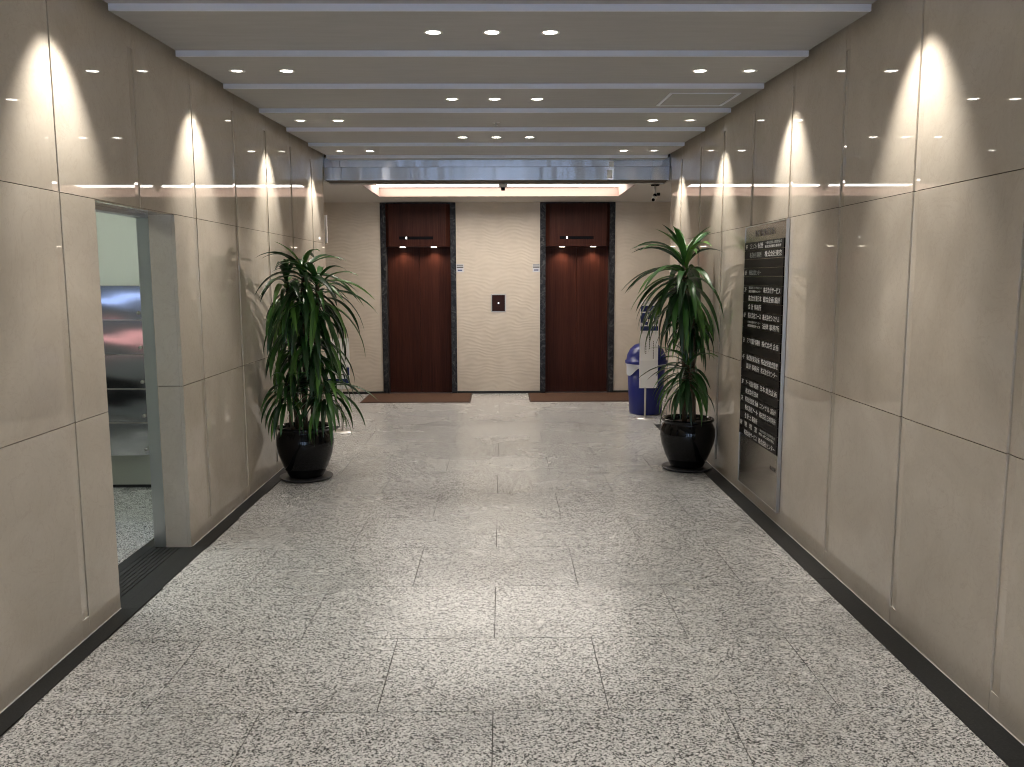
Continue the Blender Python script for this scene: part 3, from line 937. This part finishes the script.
for lv, (a, b_) in enumerate(LEVELS):
    row = []
    for q in range(3):
        e0, e1 = R(a + random.uniform(-6, 6)), R(b_ + random.uniform(-8, 4))
        L = (0.46, 0.54, 0.58, 0.60, 0.58, 0.54, 0.48)[lv] * random.uniform(0.92, 1.08)
        row.append((leaf_mesh(e0, e1, L, 0.053 * random.uniform(0.9, 1.1), random.uniform(-0.5, 0.5)), leaf_path(e0, e1, L)))
    VAR.append(row)

def potted(name, label, loc, canes, xlim, seed, pot_r):
    rnd = random.Random(seed)
    t = thing(name, label, 'potted plant', loc, 'dracaenas in black pots')
    s = pot_r / 0.235
    prof = [(0.0001, 0.0), (0.135, 0.0), (0.145, 0.012), (0.185, 0.09), (0.222, 0.19), (0.235, 0.265), (0.230, 0.325), (0.212, 0.365), (0.205, 0.378),
            (0.222, 0.388), (0.226, 0.400), (0.218, 0.410), (0.198, 0.408), (0.190, 0.390), (0.195, 0.35), (0.0001, 0.35)]
    MB().lathe([(r * s if r > 0.01 else r, z) for r, z in prof], 48).build('pot', 'black_gloss', t)
    MB().lathe([(0.0001, 0.372), (0.10 * s, 0.371), (0.189 * s, 0.366)], 28).build('soil', 'soil', t)
    n = 0
    for (bx, by, tx, ty, tz, rad, crowns) in canes:
        pts = [(bx + (tx - bx) * q / 5 + 0.008 * math.sin(q * 2.1 + seed), by + (ty - by) * q / 5 + 0.008 * math.cos(q * 1.7), 0.36 + (tz - 0.36) * q / 5) for q in range(6)]
        cane = MB().tube(pts, [rad * (1.05 - 0.06 * q) for q in range(6)], 10).build('cane', 'bark', t)
        for (f, cnt, span, scale, lv0, lv1) in crowns:
            zc = 0.36 + (tz - 0.36) * f
            cx0, cy0 = bx + (tx - bx) * f, by + (ty - by) * f
            k = 0
            for i in range(cnt):
                u = i / max(1, cnt - 1)                   # 0 = top of the crown
                lv = min(6, max(0, int(round(lv0 + (lv1 - lv0) * u + rnd.uniform(-0.6, 0.6)))))
                z = zc - span * u
                az = 2.39996 * i + seed + rnd.uniform(-0.25, 0.25)
                for attempt in range(24):
                    me, path = rnd.choice(VAR[lv])
                    sc = scale * rnd.uniform(0.85, 1.12)
                    wx = [loc[0] + cx0 + math.cos(az) * px * sc for px, pz, _ in path]
                    wz = [z + pz * sc for px, pz, _ in path]
                    ok = all(xlim[0] < q < xlim[1] for q in wx) and min(wz) > 0.05
                    if ok:
                        for q, h_ in zip(path, wz):       # keep clear of the pot's belly
                            if h_ < 0.42 and 0.0 < math.hypot(cx0 + math.cos(az) * q[0] * sc, cy0 + math.sin(az) * q[0] * sc) < pot_r + 0.012:
                                ok = False; break
                    if ok:
                        break
                    az += rnd.uniform(0.3, 1.2)
                    if attempt > 12:
                        scale_ = 0.8
                if not ok:
                    continue
                o = link('leaf', me, cane, (cx0, cy0, z))
                o.rotation_euler = (rnd.uniform(-0.12, 0.12), 0, az)
                o.scale = (sc, sc, sc)
                n += 1
    return t

PL = (-1.585, 6.66, 0.022)
potted('potted_dracaena', 'bushy column-shaped dracaena in a glossy black pot by the mailbox doorway wall', PL,
       [(0.0, 0.02, 0.02, 0.02, 1.62, 0.020, [(1.0, 50, 0.26, 0.92, 0.4, 5.8), (0.66, 32, 0.28, 0.88, 3.4, 6)]),
        (-0.07, 0.05, -0.12, 0.06, 1.56, 0.018, [(1.0, 40, 0.28, 0.86, 0.8, 5.9), (0.66, 24, 0.28, 0.82, 4, 6)]),
        (0.07, -0.03, 0.15, -0.06, 1.54, 0.018, [(1.0, 44, 0.28, 0.88, 0.8, 5.9), (0.64, 32, 0.28, 0.84, 3.4, 6)]),
        (0.08, -0.06, 0.19, -0.12, 0.76, 0.015, [(1.0, 36, 0.16, 0.70, 1.2, 5.4)]),
        (-0.08, -0.05, -0.11, -0.12, 0.76, 0.015, [(1.0, 28, 0.16, 0.66, 1.2, 5.4)])],
       (XL + 0.035, 9), 3, 0.228)
PR = (1.553, 6.93, 0.022)
potted('potted_dracaena', 'tiered dracaena with a tall top-knot in a glossy black pot by the directory wall', PR,
       [(-0.03, 0.0, -0.05, 0.0, 1.70, 0.021, [(1.0, 92, 0.34, 1.0, 0.0, 5.9)]),
        (0.05, 0.03, 0.03, 0.02, 1.26, 0.020, [(1.0, 38, 0.16, 0.66, 2.4, 6)]),
        (0.02, -0.06, -0.02, -0.06, 0.86, 0.020, [(1.0, 58, 0.20, 0.72, 0.8, 5.8)])],
       (-9, XR - 0.035), 7, 0.228)
for p, lab in ((PL, 'round dark saucer under the bushy column plant'), (PR, 'round dark saucer under the tiered plant')):
    o = MB().lathe([(0.0001, 0.0), (0.185, 0.0), (0.208, 0.012), (0.210, 0.0205), (0.203, 0.0212), (0.0001, 0.0212)], 40).build('plant_saucer', 'saucer', None, (p[0], p[1], 0.0005))
    tag(o, lab, 'saucer', 'plant saucers')
